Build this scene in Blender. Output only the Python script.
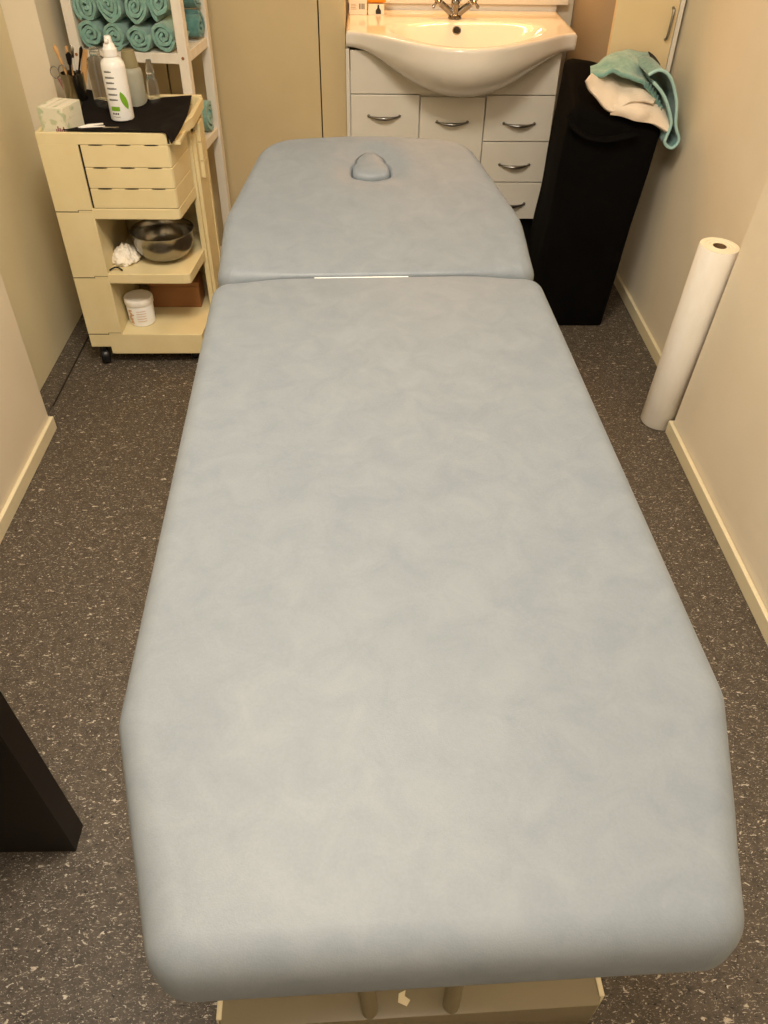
import bpy, bmesh, math, random
from mathutils import Vector, Matrix, noise
PI = math.pi
random.seed(4)
for o in list(bpy.data.objects):
    bpy.data.objects.remove(o)
S = bpy.context.scene
COL = S.collection

# ------------------------------------------------------------ camera, light, exposure
cd = bpy.data.cameras.new('camera'); cam = bpy.data.objects.new('camera', cd); COL.objects.link(cam)
cd.sensor_fit = 'VERTICAL'; cd.sensor_height = 24; cd.sensor_width = 18; cd.lens = 18.474; cd.clip_start = 0.02
cam.matrix_world = Matrix(((0.9997, 0.0044, -0.0226, 0), (-0.0198, 0.6702, -0.7419, 0), (0.0119, 0.7422, 0.6701, 1.48), (0, 0, 0, 1)))
S.camera = cam
S.view_settings.view_transform = 'Standard'; S.view_settings.look = 'None'
S.view_settings.gamma = 1.0; S.view_settings.use_curve_mapping = False
S.view_settings.exposure = 0.0
W = bpy.data.worlds.new('world'); S.world = W; W.use_nodes = True
W.node_tree.nodes['Background'].inputs[0].default_value = (1, 0.93, 0.84, 1)
W.node_tree.nodes['Background'].inputs[1].default_value = 0.05

def area(name, loc, size, power, color, rot=(0, 0, 0), size_y=None):
    l = bpy.data.lights.new(name, 'AREA'); l.energy = power; l.color = color
    l.shape = 'RECTANGLE'; l.size = size; l.size_y = size_y or size
    o = bpy.data.objects.new(name, l); COL.objects.link(o); o.location = loc; o.rotation_euler = rot
    return o
area('ceiling_panel_light', (-0.12, 0.95, 2.44), 0.6, 48, (1.0, 0.89, 0.73))
area('rear_ceiling_light', (0.1, -0.45, 2.44), 0.6, 12, (1.0, 0.93, 0.86))
area('vanity_lamp_light', (0.36, 3.40, 1.78), 0.40, 9.5, (1.0, 0.49, 0.14), (math.radians(12), 0, 0), 0.08)

# ------------------------------------------------------------ materials
def lin(c):
    return tuple(((v/255)/12.92 if v/255 <= 0.04045 else ((v/255+0.055)/1.055)**2.4) for v in c) + (1,)
def mat(name, rgb, rough=0.5, metal=0.0, rgb2=None, scale=20, bump=0.0, bscale=80, detail=4, trans=0.0, ior=1.45, coat=0.0, sheen=0.0, lo=0.35, hi=0.65, spec=None, stretch=None):
    m = bpy.data.materials.new(name); m.use_nodes = True
    nt = m.node_tree; b = nt.nodes['Principled BSDF']
    b.inputs['Base Color'].default_value = lin(rgb); b.inputs['Roughness'].default_value = rough
    b.inputs['Metallic'].default_value = metal; b.inputs['IOR'].default_value = ior
    b.inputs['Transmission Weight'].default_value = trans; b.inputs['Coat Weight'].default_value = coat
    b.inputs['Sheen Weight'].default_value = sheen
    if spec is not None: b.inputs['Specular IOR Level'].default_value = spec
    tc = nt.nodes.new('ShaderNodeTexCoord'); src = tc.outputs['Object']
    if stretch:
        mp = nt.nodes.new('ShaderNodeMapping'); mp.inputs['Scale'].default_value = stretch
        nt.links.new(src, mp.inputs['Vector']); src = mp.outputs['Vector']
    if rgb2:
        n = nt.nodes.new('ShaderNodeTexNoise'); n.inputs['Scale'].default_value = scale; n.inputs['Detail'].default_value = detail
        r = nt.nodes.new('ShaderNodeValToRGB')
        r.color_ramp.elements[0].position = lo; r.color_ramp.elements[0].color = lin(rgb)
        r.color_ramp.elements[1].position = hi; r.color_ramp.elements[1].color = lin(rgb2)
        nt.links.new(src, n.inputs['Vector']); nt.links.new(n.outputs['Fac'], r.inputs['Fac'])
        nt.links.new(r.outputs['Color'], b.inputs['Base Color'])
    if bump:
        n = nt.nodes.new('ShaderNodeTexNoise'); n.inputs['Scale'].default_value = bscale; n.inputs['Detail'].default_value = 3
        bp = nt.nodes.new('ShaderNodeBump'); bp.inputs['Strength'].default_value = bump; bp.inputs['Distance'].default_value = 0.002
        nt.links.new(src, n.inputs['Vector']); nt.links.new(n.outputs['Fac'], bp.inputs['Height'])
        nt.links.new(bp.outputs['Normal'], b.inputs['Normal'])
    return m

M = {}
M['wall'] = mat('painted_wall', (232, 221, 199), 0.75, rgb2=(227, 215, 191), scale=3, bump=0.25, bscale=260)
M['panelwall'] = mat('beige_panel', (212, 193, 152), 0.6, rgb2=(206, 187, 146), scale=4, bump=0.1, bscale=300)
M['door'] = mat('cream_door', (226, 214, 180), 0.5, rgb2=(222, 209, 174), scale=4)
M['base'] = mat('baseboard_paint', (228, 216, 182), 0.45)
M['ceiling'] = mat('ceiling_paint', (232, 228, 218), 0.8)
M['trolley'] = mat('aged_cream_plastic', (229, 214, 170), 0.42, rgb2=(224, 207, 160), scale=9, spec=0.4)
M['dark_gap'] = mat('dark_gap', (38, 32, 24), 0.8)
M['rack'] = mat('white_painted_wood', (232, 226, 214), 0.5, rgb2=(224, 216, 202), scale=30, stretch=(1, 1, 0.2))
M['white'] = mat('white_lacquer', (226, 222, 212), 0.32, rgb2=(222, 217, 206), scale=6)
M['ceramic'] = mat('white_ceramic', (236, 230, 220), 0.12, coat=0.5)
M['tapchrome'] = mat('tap_chrome', (150, 146, 142), 0.16, 1.0)
M['chrome'] = mat('chrome', (200, 200, 200), 0.12, 1.0)
M['nickel'] = mat('brushed_nickel', (150, 148, 144), 0.3, 1.0)
M['steel'] = mat('bowl_steel', (150, 146, 136), 0.24, 1.0)
M['black_plastic'] = mat('black_plastic', (18, 18, 19), 0.35)
M['black_wood'] = mat('black_brown_wood', (22, 17, 14), 0.45, rgb2=(28, 22, 18), scale=12, stretch=(1, 1, 8))
M['bag'] = mat('black_nylon', (5, 4, 4), 0.85, rgb2=(9, 7, 6), scale=8, bump=0.25, bscale=400, spec=0.1)
M['black_cloth'] = mat('black_cloth', (24, 20, 18), 0.9, bump=0.4, bscale=500, spec=0.15)
M['paper'] = mat('couch_paper', (246, 242, 234), 0.85, rgb2=(242, 236, 226), scale=30, bump=0.3, bscale=220, stretch=(1, 1, 0.4))
M['paper_end'] = mat('paper_roll_end', (240, 232, 206), 0.9)
M['card_core'] = mat('cardboard_core', (116, 92, 62), 0.9)
M['teal'] = mat('teal_terry', (116, 160, 150), 0.95, rgb2=(138, 180, 168), scale=60, bump=1.0, bscale=420, sheen=0.4)
M['teal2'] = mat('teal_terry_deep', (82, 130, 128), 0.95, rgb2=(100, 148, 144), scale=60, bump=1.0, bscale=420, sheen=0.4)
M['tealtrim'] = mat('pale_teal_trim', (168, 206, 204), 0.9, bump=0.8, bscale=300)
M['whitecloth'] = mat('off_white_cotton', (238, 222, 202), 0.9, bump=0.6, bscale=200, sheen=0.2)
M['bottle_white'] = mat('white_bottle_plastic', (240, 240, 238), 0.3)
M['green'] = mat('green_print', (120, 172, 40), 0.5)
M['grey_print'] = mat('grey_print', (110, 112, 112), 0.6)
M['black_print'] = mat('black_print', (36, 34, 34), 0.6)
M['clear'] = mat('clear_plastic', (240, 240, 236), 0.08, trans=0.95, ior=1.3)
M['frost'] = mat('frosted_plastic', (196, 196, 180), 0.35, trans=0.35, ior=1.3)
M['frostcap'] = mat('olive_cap_plastic', (160, 150, 116), 0.4, trans=0.2, ior=1.3)
M['wood'] = mat('pale_wood', (205, 160, 105), 0.6, rgb2=(190, 142, 88), scale=20, stretch=(1, 1, 0.15))
M['wood_brown'] = mat('brown_wood', (158, 110, 66), 0.5, rgb2=(140, 94, 54), scale=14, stretch=(0.2, 1, 1))
M['pink'] = mat('dusty_pink_plastic', (150, 96, 100), 0.5)
M['tissue'] = mat('floral_carton', (226, 222, 200), 0.6, rgb2=(188, 196, 164), scale=38, lo=0.52, hi=0.6)
M['carton'] = mat('white_carton', (240, 232, 214), 0.5)
M['orange'] = mat('orange_plastic', (232, 150, 30), 0.4)
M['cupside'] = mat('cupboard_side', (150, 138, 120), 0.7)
M['cupdoor'] = mat('cream_cupboard_door', (230, 208, 166), 0.5, rgb2=(225, 202, 158), scale=5)
M['frame'] = mat('warm_grey_metal', (128, 117, 92), 0.4, 0.0)
M['frame_edge'] = mat('cream_edge', (226, 212, 176), 0.4)
M['gauze'] = mat('crumpled_gauze', (246, 238, 224), 0.9, bump=1.0, bscale=120)
M['soap'] = mat('jar_label_print', (206, 150, 90), 0.6)
M['lamp'] = bpy.data.materials.new('lamp_glow'); M['lamp'].use_nodes = True
_b = M['lamp'].node_tree.nodes['Principled BSDF']; _b.inputs['Emission Color'].default_value = (1, .85, .66, 1); _b.inputs['Emission Strength'].default_value = 3
M['lampwarm'] = M['lamp'].copy(); M['lampwarm'].node_tree.nodes['Principled BSDF'].inputs['Emission Color'].default_value = (1, .6, .26, 1)

def vinyl_leather():
    m = bpy.data.materials.new('blue_grey_vinyl'); m.use_nodes = True
    nt = m.node_tree; b = nt.nodes['Principled BSDF']; L = nt.links
    tc = nt.nodes.new('ShaderNodeTexCoord')
    n1 = nt.nodes.new('ShaderNodeTexNoise'); n1.inputs['Scale'].default_value = 19; n1.inputs['Detail'].default_value = 7; n1.inputs['Roughness'].default_value = 0.65
    n1.inputs['Distortion'].default_value = 0.6
    n2 = nt.nodes.new('ShaderNodeTexNoise'); n2.inputs['Scale'].default_value = 320; n2.inputs['Detail'].default_value = 2
    r = nt.nodes.new('ShaderNodeValToRGB')
    r.color_ramp.elements[0].position = 0.34; r.color_ramp.elements[0].color = lin((116, 124, 132))
    r.color_ramp.elements[1].position = 0.68; r.color_ramp.elements[1].color = lin((126, 133, 140))
    L.new(tc.outputs['Object'], n1.inputs['Vector']); L.new(tc.outputs['Object'], n2.inputs['Vector'])
    L.new(n1.outputs['Fac'], r.inputs['Fac'])
    mx = nt.nodes.new('ShaderNodeMix'); mx.data_type = 'RGBA'; mx.blend_type = 'MULTIPLY'; mx.inputs[0].default_value = 0.12
    L.new(r.outputs['Color'], mx.inputs[6]); L.new(n2.outputs['Fac'], mx.inputs[7])
    L.new(mx.outputs[2], b.inputs['Base Color'])
    b.inputs['Roughness'].default_value = 0.5; b.inputs['Specular IOR Level'].default_value = 0.35
    v = nt.nodes.new('ShaderNodeTexVoronoi'); v.inputs['Scale'].default_value = 600
    bp = nt.nodes.new('ShaderNodeBump'); bp.inputs['Strength'].default_value = 0.10; bp.inputs['Distance'].default_value = 0.001
    L.new(tc.outputs['Object'], v.inputs['Vector']); L.new(v.outputs['Distance'], bp.inputs['Height']); L.new(bp.outputs['Normal'], b.inputs['Normal'])
    return m
M['vinyl'] = vinyl_leather()

def floor_mat():
    m = bpy.data.materials.new('flecked_vinyl_tile'); m.use_nodes = True
    nt = m.node_tree; b = nt.nodes['Principled BSDF']; L = nt.links; N = nt.nodes.new
    tc = N('ShaderNodeTexCoord')
    mp = N('ShaderNodeMapping'); mp.inputs['Location'].default_value = (0.669, -0.335, 0)
    L.new(tc.outputs['Object'], mp.inputs['Vector'])
    br = N('ShaderNodeTexBrick'); br.inputs['Scale'].default_value = 1; br.inputs['Brick Width'].default_value = 0.6125
    br.inputs['Row Height'].default_value = 0.31; br.inputs['Mortar Size'].default_value = 0.0011; br.offset = 0.17
    br.inputs['Mortar Smooth'].default_value = 0.1
    L.new(mp.outputs['Vector'], br.inputs['Vector'])
    base = N('ShaderNodeTexNoise'); base.inputs['Scale'].default_value = 45; base.inputs['Detail'].default_value = 6; base.inputs['Roughness'].default_value = 0.7
    L.new(tc.outputs['Object'], base.inputs['Vector'])
    r = N('ShaderNodeValToRGB'); r.color_ramp.elements[0].position = 0.3; r.color_ramp.elements[0].color = lin((58, 51, 44))
    r.color_ramp.elements[1].position = 0.72; r.color_ramp.elements[1].color = lin((92, 82, 71))
    L.new(base.outputs['Fac'], r.inputs['Fac'])
    m2 = N('ShaderNodeMapping'); m2.inputs['Rotation'].default_value = (0, 0, math.radians(-32)); m2.inputs['Scale'].default_value = (0.55, 1.1, 1)
    L.new(tc.outputs['Object'], m2.inputs['Vector'])
    col = r.outputs['Color']
    for sc, lo, hi, c in ((140, 0.625, 0.68, (196, 186, 170)), (80, 0.658, 0.71, (182, 170, 152)), (230, 0.60, 0.69, (138, 128, 114)), (190, 0.62, 0.68, (28, 24, 20)), (330, 0.615, 0.68, (182, 172, 156))):
        n = N('ShaderNodeTexNoise'); n.inputs['Scale'].default_value = sc; n.inputs['Detail'].default_value = 3; n.inputs['Roughness'].default_value = 0.6
        n.inputs['Distortion'].default_value = 0.8
        ofs = N('ShaderNodeVectorMath'); ofs.inputs[1].default_value = (sc*0.37, sc*0.11, sc*0.05)
        L.new(m2.outputs['Vector'], ofs.inputs[0]); L.new(ofs.outputs[0], n.inputs['Vector'])
        rr = N('ShaderNodeValToRGB'); rr.color_ramp.elements[0].position = lo; rr.color_ramp.elements[0].color = (0, 0, 0, 1)
        rr.color_ramp.elements[1].position = hi; rr.color_ramp.elements[1].color = (1, 1, 1, 1)
        L.new(n.outputs['Fac'], rr.inputs['Fac'])
        mx = N('ShaderNodeMix'); mx.data_type = 'RGBA'; mx.inputs[7].default_value = lin(c)
        L.new(rr.outputs['Color'], mx.inputs[0]); L.new(col, mx.inputs[6]); col = mx.outputs[2]
    mx = N('ShaderNodeMix'); mx.data_type = 'RGBA'; mx.inputs[7].default_value = lin((62, 56, 50))
    sc_ = N('ShaderNodeMath'); sc_.operation = 'MULTIPLY'; sc_.inputs[1].default_value = 0.4
    L.new(br.outputs['Fac'], sc_.inputs[0]); L.new(sc_.outputs[0], mx.inputs[0]); L.new(col, mx.inputs[6])
    L.new(mx.outputs[2], b.inputs['Base Color'])
    b.inputs['Roughness'].default_value = 0.48; b.inputs['Specular IOR Level'].default_value = 0.35
    bp = N('ShaderNodeBump'); bp.inputs['Strength'].default_value = 0.15; bp.inputs['Distance'].default_value = 0.002
    L.new(base.outputs['Fac'], bp.inputs['Height']); L.new(bp.outputs['Normal'], b.inputs['Normal'])
    return m
M['floor'] = floor_mat()

# ------------------------------------------------------------ helpers
WM = {}
def wm(o):
    return WM.get(o.name, Matrix())
def thing(name, label, cat, loc=(0, 0, 0), rotz=0.0, group=None):
    o = bpy.data.objects.new(name, None); COL.objects.link(o); o.empty_display_size = 0.05
    o.location = loc; o.rotation_euler = (0, 0, rotz)
    WM[o.name] = Matrix.Translation(loc) @ Matrix.Rotation(rotz, 4, 'Z')
    return tag(o, label, cat, group)
def tag(o, label=None, cat=None, group=None, kind=None):
    if label: o['label'] = label
    if cat: o['category'] = cat
    if group: o['group'] = group
    if kind: o['kind'] = kind
    return o
def obj(name, bm, m, parent=None, smooth=True, world=True, angle=40):
    """link bm as ONE mesh object; geometry is given in world coordinates unless world=False"""
    if parent is not None and world:
        bm.transform(wm(parent).inverted())
    bmesh.ops.recalc_face_normals(bm, faces=bm.faces[:])
    me = bpy.data.meshes.new(name); bm.to_mesh(me); bm.free()
    ms = m if isinstance(m, (list, tuple)) else [m]
    for k in ms: me.materials.append(M[k])
    o = bpy.data.objects.new(name, me); COL.objects.link(o)
    if smooth:
        for p in me.polygons: p.use_smooth = True
        me.set_sharp_from_angle(angle=math.radians(angle))
    if parent is not None:
        o.parent = parent; WM[o.name] = wm(parent)
    return o
def single(name, bm, m, label, cat, loc, group=None, **k):
    """top-level thing that is one mesh, origin at its base"""
    bm.transform(Matrix.Translation(loc).inverted())
    o = obj(name, bm, m, None, **k); o.location = loc; WM[o.name] = Matrix.Translation(loc)
    return tag(o, label, cat, group)
def box(bm, x0, x1, y0, y1, z0, z1, bev=0.0, seg=2, mi=0, mx=None):
    v = [bm.verts.new((x, y, z)) for x in (x0, x1) for y in (y0, y1) for z in (z0, z1)]
    F = [bm.faces.new([v[i] for i in q]) for q in ((0, 1, 3, 2), (4, 6, 7, 5), (0, 4, 5, 1), (2, 3, 7, 6), (0, 2, 6, 4), (1, 5, 7, 3))]
    for f in F: f.material_index = mi
    vs = v
    if bev:
        es = list({e for f in F for e in f.edges})
        r = bmesh.ops.bevel(bm, geom=es, offset=bev, segments=seg, profile=0.5, affect='EDGES')
        vs = list({q for f in r['faces'] for q in f.verts})
    if mx is not None: bmesh.ops.transform(bm, matrix=mx, verts=vs)
    return vs
def prism(bm, pts, z0, z1, mi=0, bev=0):
    a = [bm.verts.new((x, y, z0)) for x, y in pts]; b = [bm.verts.new((x, y, z1)) for x, y in pts]
    n = len(pts); F = [bm.faces.new(a[::-1]), bm.faces.new(b)]
    for i in range(n): F.append(bm.faces.new((a[i], a[(i+1) % n], b[(i+1) % n], b[i])))
    for f in F: f.material_index = mi
    if bev:
        es = list({e for f in F for e in f.edges})
        bmesh.ops.bevel(bm, geom=es, offset=bev, segments=2, profile=0.5, affect='EDGES')
def lathe(bm, prof, c=(0, 0, 0), axis=(0, 0, 1), n=32, caps=True, mi=0, sq=(1, 1)):
    q = Vector((0, 0, 1)).rotation_difference(Vector(axis).normalized()).to_matrix()
    rings = []
    for r, h in prof:
        rings.append([bm.verts.new(q @ Vector((r*sq[0]*math.cos(2*PI*i/n), r*sq[1]*math.sin(2*PI*i/n), h)) + Vector(c)) for i in range(n)])
    for a, b in zip(rings, rings[1:]):
        for i in range(n):
            bm.faces.new((a[i], a[(i+1) % n], b[(i+1) % n], b[i])).material_index = mi
    if caps:
        bm.faces.new(rings[0][::-1]).material_index = mi; bm.faces.new(rings[-1]).material_index = mi
def tube(bm, pts, r, n=10, mi=0, flat=1.0):
    P = [Vector(p) for p in pts]; rr = r if isinstance(r, (list, tuple)) else [r]*len(P)
    rings = []; up = None
    for i, p in enumerate(P):
        t = (P[min(i+1, len(P)-1)] - P[max(i-1, 0)]).normalized()
        if up is None: up = Vector((0, 0, 1)) if abs(t.z) < 0.9 else Vector((0, 1, 0))
        a = t.cross(up).normalized(); b = a.cross(t).normalized(); up = b
        rings.append([bm.verts.new(p + a*math.cos(2*PI*k/n)*rr[i] + b*math.sin(2*PI*k/n)*rr[i]*flat) for k in range(n)])
    for a, b in zip(rings, rings[1:]):
        for k in range(n): bm.faces.new((a[k], a[(k+1) % n], b[(k+1) % n], b[k])).material_index = mi
    bm.faces.new(rings[0][::-1]).material_index = mi; bm.faces.new(rings[-1]).material_index = mi
def catmull(pts, m=6):
    P = [Vector(p) for p in pts]; P = [P[0]] + P + [P[-1]]; out = []
    for i in range(1, len(P)-2):
        for k in range(m):
            t = k/m; a, b, c, d = P[i-1:i+3]
            out.append(0.5*((2*b) + (c-a)*t + (2*a-5*b+4*c-d)*t*t + (3*b-a-3*c+d)*t**3))
    return out + [P[-2]]
def cyl_patch(bm, c, r, a0, a1, z0, z1, n=8, mi=0, slant=0.0):
    """a printed patch lying on an upright cylinder; angles in degrees, -90 faces -y"""
    A = []; B = []
    for i in range(n+1):
        a = math.radians(a0+(a1-a0)*i/n)
        A.append(bm.verts.new((c[0]+r*math.cos(a), c[1]+r*math.sin(a), z0+slant*i/n)))
        B.append(bm.verts.new((c[0]+r*math.cos(a), c[1]+r*math.sin(a), z1+slant*i/n)))
    for i in range(n): bm.faces.new((A[i], A[i+1], B[i+1], B[i])).material_index = mi
def net_surface(bm, net, nu=26, nv=16, thick=0.008, wrinkle=0.0, seed=0.0, wscale=9.0):
    """cloth sheet through a control net, given real thickness"""
    rows = [catmull(r, max(2, nu//(len(r)-1))) for r in net]
    m = len(rows[0]); cols = [catmull([r[j] for r in rows], max(2, nv//(len(rows)-1))) for j in range(m)]
    k = len(cols[0]); P = [[cols[j][i] for j in range(m)] for i in range(k)]
    Nn = [[None]*m for _ in range(k)]
    for i in range(k):
        for j in range(m):
            du = P[i][min(j+1, m-1)]-P[i][max(j-1, 0)]; dv = P[min(i+1, k-1)][j]-P[max(i-1, 0)][j]
            nn = du.cross(dv); Nn[i][j] = nn.normalized() if nn.length > 1e-9 else Vector((0, 0, 1))
    top = []; bot = []
    for i in range(k):
        a = []; b = []
        for j in range(m):
            w = wrinkle*noise.noise(P[i][j]*wscale*3+Vector((seed, 0, 0))) if wrinkle else 0
            a.append(bm.verts.new(P[i][j]+Nn[i][j]*(thick/2+w))); b.append(bm.verts.new(P[i][j]-Nn[i][j]*(thick/2-w)))
        top.append(a); bot.append(b)
    for i in range(k-1):
        for j in range(m-1):
            bm.faces.new((top[i][j], top[i][j+1], top[i+1][j+1], top[i+1][j]))
            bm.faces.new((bot[i][j], bot[i+1][j], bot[i+1][j+1], bot[i][j+1]))
    for i in range(k-1):
        bm.faces.new((top[i][0], top[i+1][0], bot[i+1][0], bot[i][0])); bm.faces.new((top[i][-1], bot[i][-1], bot[i+1][-1], top[i+1][-1]))
    for j in range(m-1):
        bm.faces.new((top[0][j], bot[0][j], bot[0][j+1], top[0][j+1])); bm.faces.new((top[-1][j], top[-1][j+1], bot[-1][j+1], bot[-1][j]))
NB = bmesh.new
def struct(name, bm, m, **k):
    return tag(obj(name, bm, m, None, **k), kind='structure')

# ------------------------------------------------------------ the room
YB, YF, HC = 3.60, -1.35, 2.50
b = NB(); box(b, -1.35, 1.25, YF-0.1, YB+0.1, -0.05, 0); struct('floor', b, 'floor', smooth=False)
b = NB(); box(b, -1.35, 1.25, YF-0.1, YB+0.1, HC, HC+0.05); struct('ceiling', b, 'ceiling', smooth=False)
b = NB(); box(b, -1.25, -0.984, YF, 2.031, 0, HC); box(b, -1.25, -1.10, 2.031, 2.79, 2.08, HC)
box(b, -1.25, -0.984, 2.79, 3.28, 0, HC)
struct('wall_left', b, 'wall', smooth=False)
b = NB(); prism(b, [(0.963, YF), (1.25, YF), (1.25, 2.003), (0.963, 2.003)], 0, HC)
for v in b.verts:
    if v.co.x < 1 and v.co.z > 1: v.co.x += 0.055*HC      # the projecting wall is a little out of plumb
box(b, 1.045, 1.25, 2.003, YB, 0, HC); struct('wall_right', b, 'wall', smooth=False)
b = NB(); box(b, -1.25, 1.25, YB, YB+0.1, 0, HC); struct('wall_back', b, 'wall', smooth=False)
b = NB(); box(b, -1.25, 1.25, YF-0.1, YF, 0, HC); struct('wall_front', b, 'wall', smooth=False)
PJ = -0.728
# closet partition left of the wash basin, with the dark joint between its panel and the end post
b = NB(); box(b, -0.984, PJ-0.003, 3.28, YB, 0, HC); box(b, PJ+0.003, -0.166, 3.28, YB, 0, HC); box(b, PJ-0.01, PJ+0.01, 3.30, YB, 0, HC, mi=1); box(b, -0.161, -0.068, 3.276, YB, 0, HC, 0.001); box(b, -0.17, -0.155, 3.30, YB, 0, HC, mi=1)
struct('trim_1', b, ['panelwall', 'dark_gap'], smooth=False)
# recessed door in the left wall
b = NB(); box(b, -1.14, -1.085, 2.033, 2.788, 0.004, 2.08, 0.001)
d = struct('door_1', b, 'door', smooth=False)
b = NB(); lathe(b, [(0.009, 0), (0.009, 0.004), (0.006, 0.03), (0.016, 0.04), (0.02, 0.055), (0.012, 0.066)], (-1.0855, 2.12, 1.02), (1, 0, 0), 20)
obj('door_knob', b, 'nickel', d)
b = NB(); box(b, -1.085, -1.022, 2.045, 2.788, 0.0, 0.0035, 0.001); struct('trim_2', b, 'floor', smooth=False)
b = NB(); box(b, -1.0225, -1.017, 2.16, 2.79, 0.0, 0.0015); struct('trim_3', b, 'dark_gap', smooth=False)
b = NB(); box(b, -0.984, -0.972, YF, 2.031, 0, 0.045, 0.002); box(b, -1.08, -0.972, 2.031, 2.041, 0, 0.045, 0.002); struct('baseboard_left', b, 'base', smooth=False)
b = NB(); box(b, 0.951, 0.963, YF, 2.003, 0, 0.045, 0.002); box(b, 0.951, 1.045, 2.003, 2.013, 0, 0.045, 0.002)
box(b, 1.033, 1.045, 2.013, YB, 0, 0.045, 0.002); struct('baseboard_right', b, 'base', smooth=False)
# the two lamps that light the room
def ceiling_lamp(loc, label):
    t = thing('ceiling_lamp', label, 'lamp', loc)
    b = NB()
    for x0, x1, y0, y1 in ((-.33, .33, -.33, -.31), (-.33, .33, .31, .33), (-.33, -.31, -.31, .31), (.31, .33, -.31, .31)):
        box(b, loc[0]+x0, loc[0]+x1, loc[1]+y0, loc[1]+y1, 2.455, 2.499, 0.002)
    obj('lamp_frame', b, 'white', t)
    b = NB(); box(b, loc[0]-.31, loc[0]+.31, loc[1]-.31, loc[1]+.31, 2.462, 2.475); obj('diffuser', b, 'lamp', t, smooth=False)
ceiling_lamp((-0.12, 0.95, 2.455), 'square ceiling lamp above the middle of the treatment table')
ceiling_lamp((0.1, -0.45, 2.455), 'square ceiling lamp behind the foot end of the table')

# ------------------------------------------------------------ treatment table
TB = thing('treatment_table', 'pale blue-grey vinyl treatment table with face plug and raised head section', 'table', (0.0725, 0.225, 0), math.radians(2.2))
def ring_offset(P, d):
    out = []; n = len(P)
    for i in range(n):
        a = (P[i]-P[i-1]); c = (P[(i+1) % n]-P[i])
        na = Vector((-a.y, a.x)).normalized(); nc = Vector((-c.y, c.x)).normalized()
        nn = (na+nc)
        nn = nn.normalized() if nn.length > 1e-6 else na
        out.append(P[i]+nn*d)
    return out
def smooth_outline(ctrl, per=14):
    """rounded convex outline (counter-clockwise) from corners (x, y, radius)"""
    pts = []; n = len(ctrl)
    for i in range(n):
        p0 = Vector(ctrl[i-1][:2]); p = Vector(ctrl[i][:2]); p1 = Vector(ctrl[(i+1) % n][:2]); r = ctrl[i][2]
        u = (p0-p).normalized(); v = (p1-p).normalized(); ang = u.angle(v); d = r/math.tan(ang/2)
        a = p+u*d; c = p+v*d; cen = p+(u+v).normalized()*(r/math.sin(ang/2))
        a0 = math.atan2(a.y-cen.y, a.x-cen.x); a1 = math.atan2(c.y-cen.y, c.x-cen.x)
        while a1 < a0: a1 += 2*PI
        for k in range(per+1):
            t = a0+(a1-a0)*k/per; pts.append(Vector((cen.x+r*math.cos(t), cen.y+r*math.sin(t))))
    res = []
    for i, p in enumerate(pts):
        q = pts[(i+1) % len(pts)]; m = max(1, int((q-p).length/0.03))
        for k in range(m): res.append(p.lerp(q, k/m))
    out = []
    for p in res:
        if not out or (p-out[-1]).length > 0.0008: out.append(p)
    return out
RH, RV = 0.032, 0.034
def pad(outline, zt, th, hole=None, centre=None, crown=0.004, fac=lambda p: 1.0):
    b = NB(); n = len(outline); rings = []
    ft = [fac(p) for p in outline]
    def add(P, z):
        rings.append([b.verts.new((p.x, p.y, zz)) for p, zz in zip(P, z if isinstance(z, list) else [z]*n)])
    def off(d, vary=False):
        Q = ring_offset(outline, 1.0)
        return [p+(q-p)*d*(f if vary else 1) for p, q, f in zip(outline, Q, ft)]
    K = 8
    for k in range(0, K+1):                    # lower rounding
        t = k/K*PI/2; add(off(0.02*(1-math.sin(t))), zt-th+0.02*(1-math.cos(t)))
    for k in range(0, K+1):                    # upper rounding
        t = k/K*PI/2; add(off(RH*(1-math.cos(t)), True), [zt-RV*f+RV*f*math.sin(t) for f in ft])
    inner = off(RH, True)
    c = centre or sum(inner, Vector((0, 0)))/n
    if hole is None:
        ax0, ax1 = min(p.y for p in inner)+0.30, max(p.y for p in inner)-0.30      # shrink towards a spine, not a point
        def spine(p): return Vector((c.x, max(ax0, min(ax1, p.y))))
        for s in (0.9, 0.78, 0.62, 0.45, 0.28, 0.12, 0.03): add([spine(p)+(p-spine(p))*s for p in inner], zt+crown*(1-s*s))
        b.faces.new(rings[-1])
    else:
        H = [hole(math.atan2(p.y-c.y, p.x-c.x)) for p in inner]
        hp = [Vector((c.x+h*math.cos(a), c.y+h*math.sin(a))) for h, a in ((h, math.atan2(p.y-c.y, p.x-c.x)) for h, p in zip(H, inner))]
        for s in (0.93, 0.84, 0.72, 0.6, 0.48, 0.38, 0.30, 0.24, 0.19, 0.145, 0.105, 0.07, 0.045, 0.025):
            P = [h+(p-h)*s for p, h in zip(inner, hp)]
            rings.append([b.verts.new((p.x, p.y, zt+crown*(1-s*s)-0.010*math.exp(-(((p-h).length)/0.035)**2))) for p, h in zip(P, hp)])
        for r_, z_ in ((0.012, -0.0105), (0.005, -0.0115), (0.001, -0.014), (0, -0.018), (0, -0.05)):
            rings.append([b.verts.new((h.x+r_*math.cos(a), h.y+r_*math.sin(a), zt+crown+z_)) for h, a in zip(hp, [math.atan2(p.y-c.y, p.x-c.x) for p in inner])])
        b.faces.new(rings[-1])
    b.faces.new(rings[0][::-1])
    for A, B in zip(rings, rings[1:]):
        for i in range(n): b.faces.new((A[i], A[(i+1) % n], B[(i+1) % n], B[i]))
    return b
body = smooth_outline([(-0.253, 0.004, 0.045), (0.253, 0.004, 0.045), (0.329, 0.257, 0.06), (0.3305, 1.250, 0.04), (-0.3265, 1.250, 0.04), (-0.325, 0.257, 0.06)])
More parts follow.
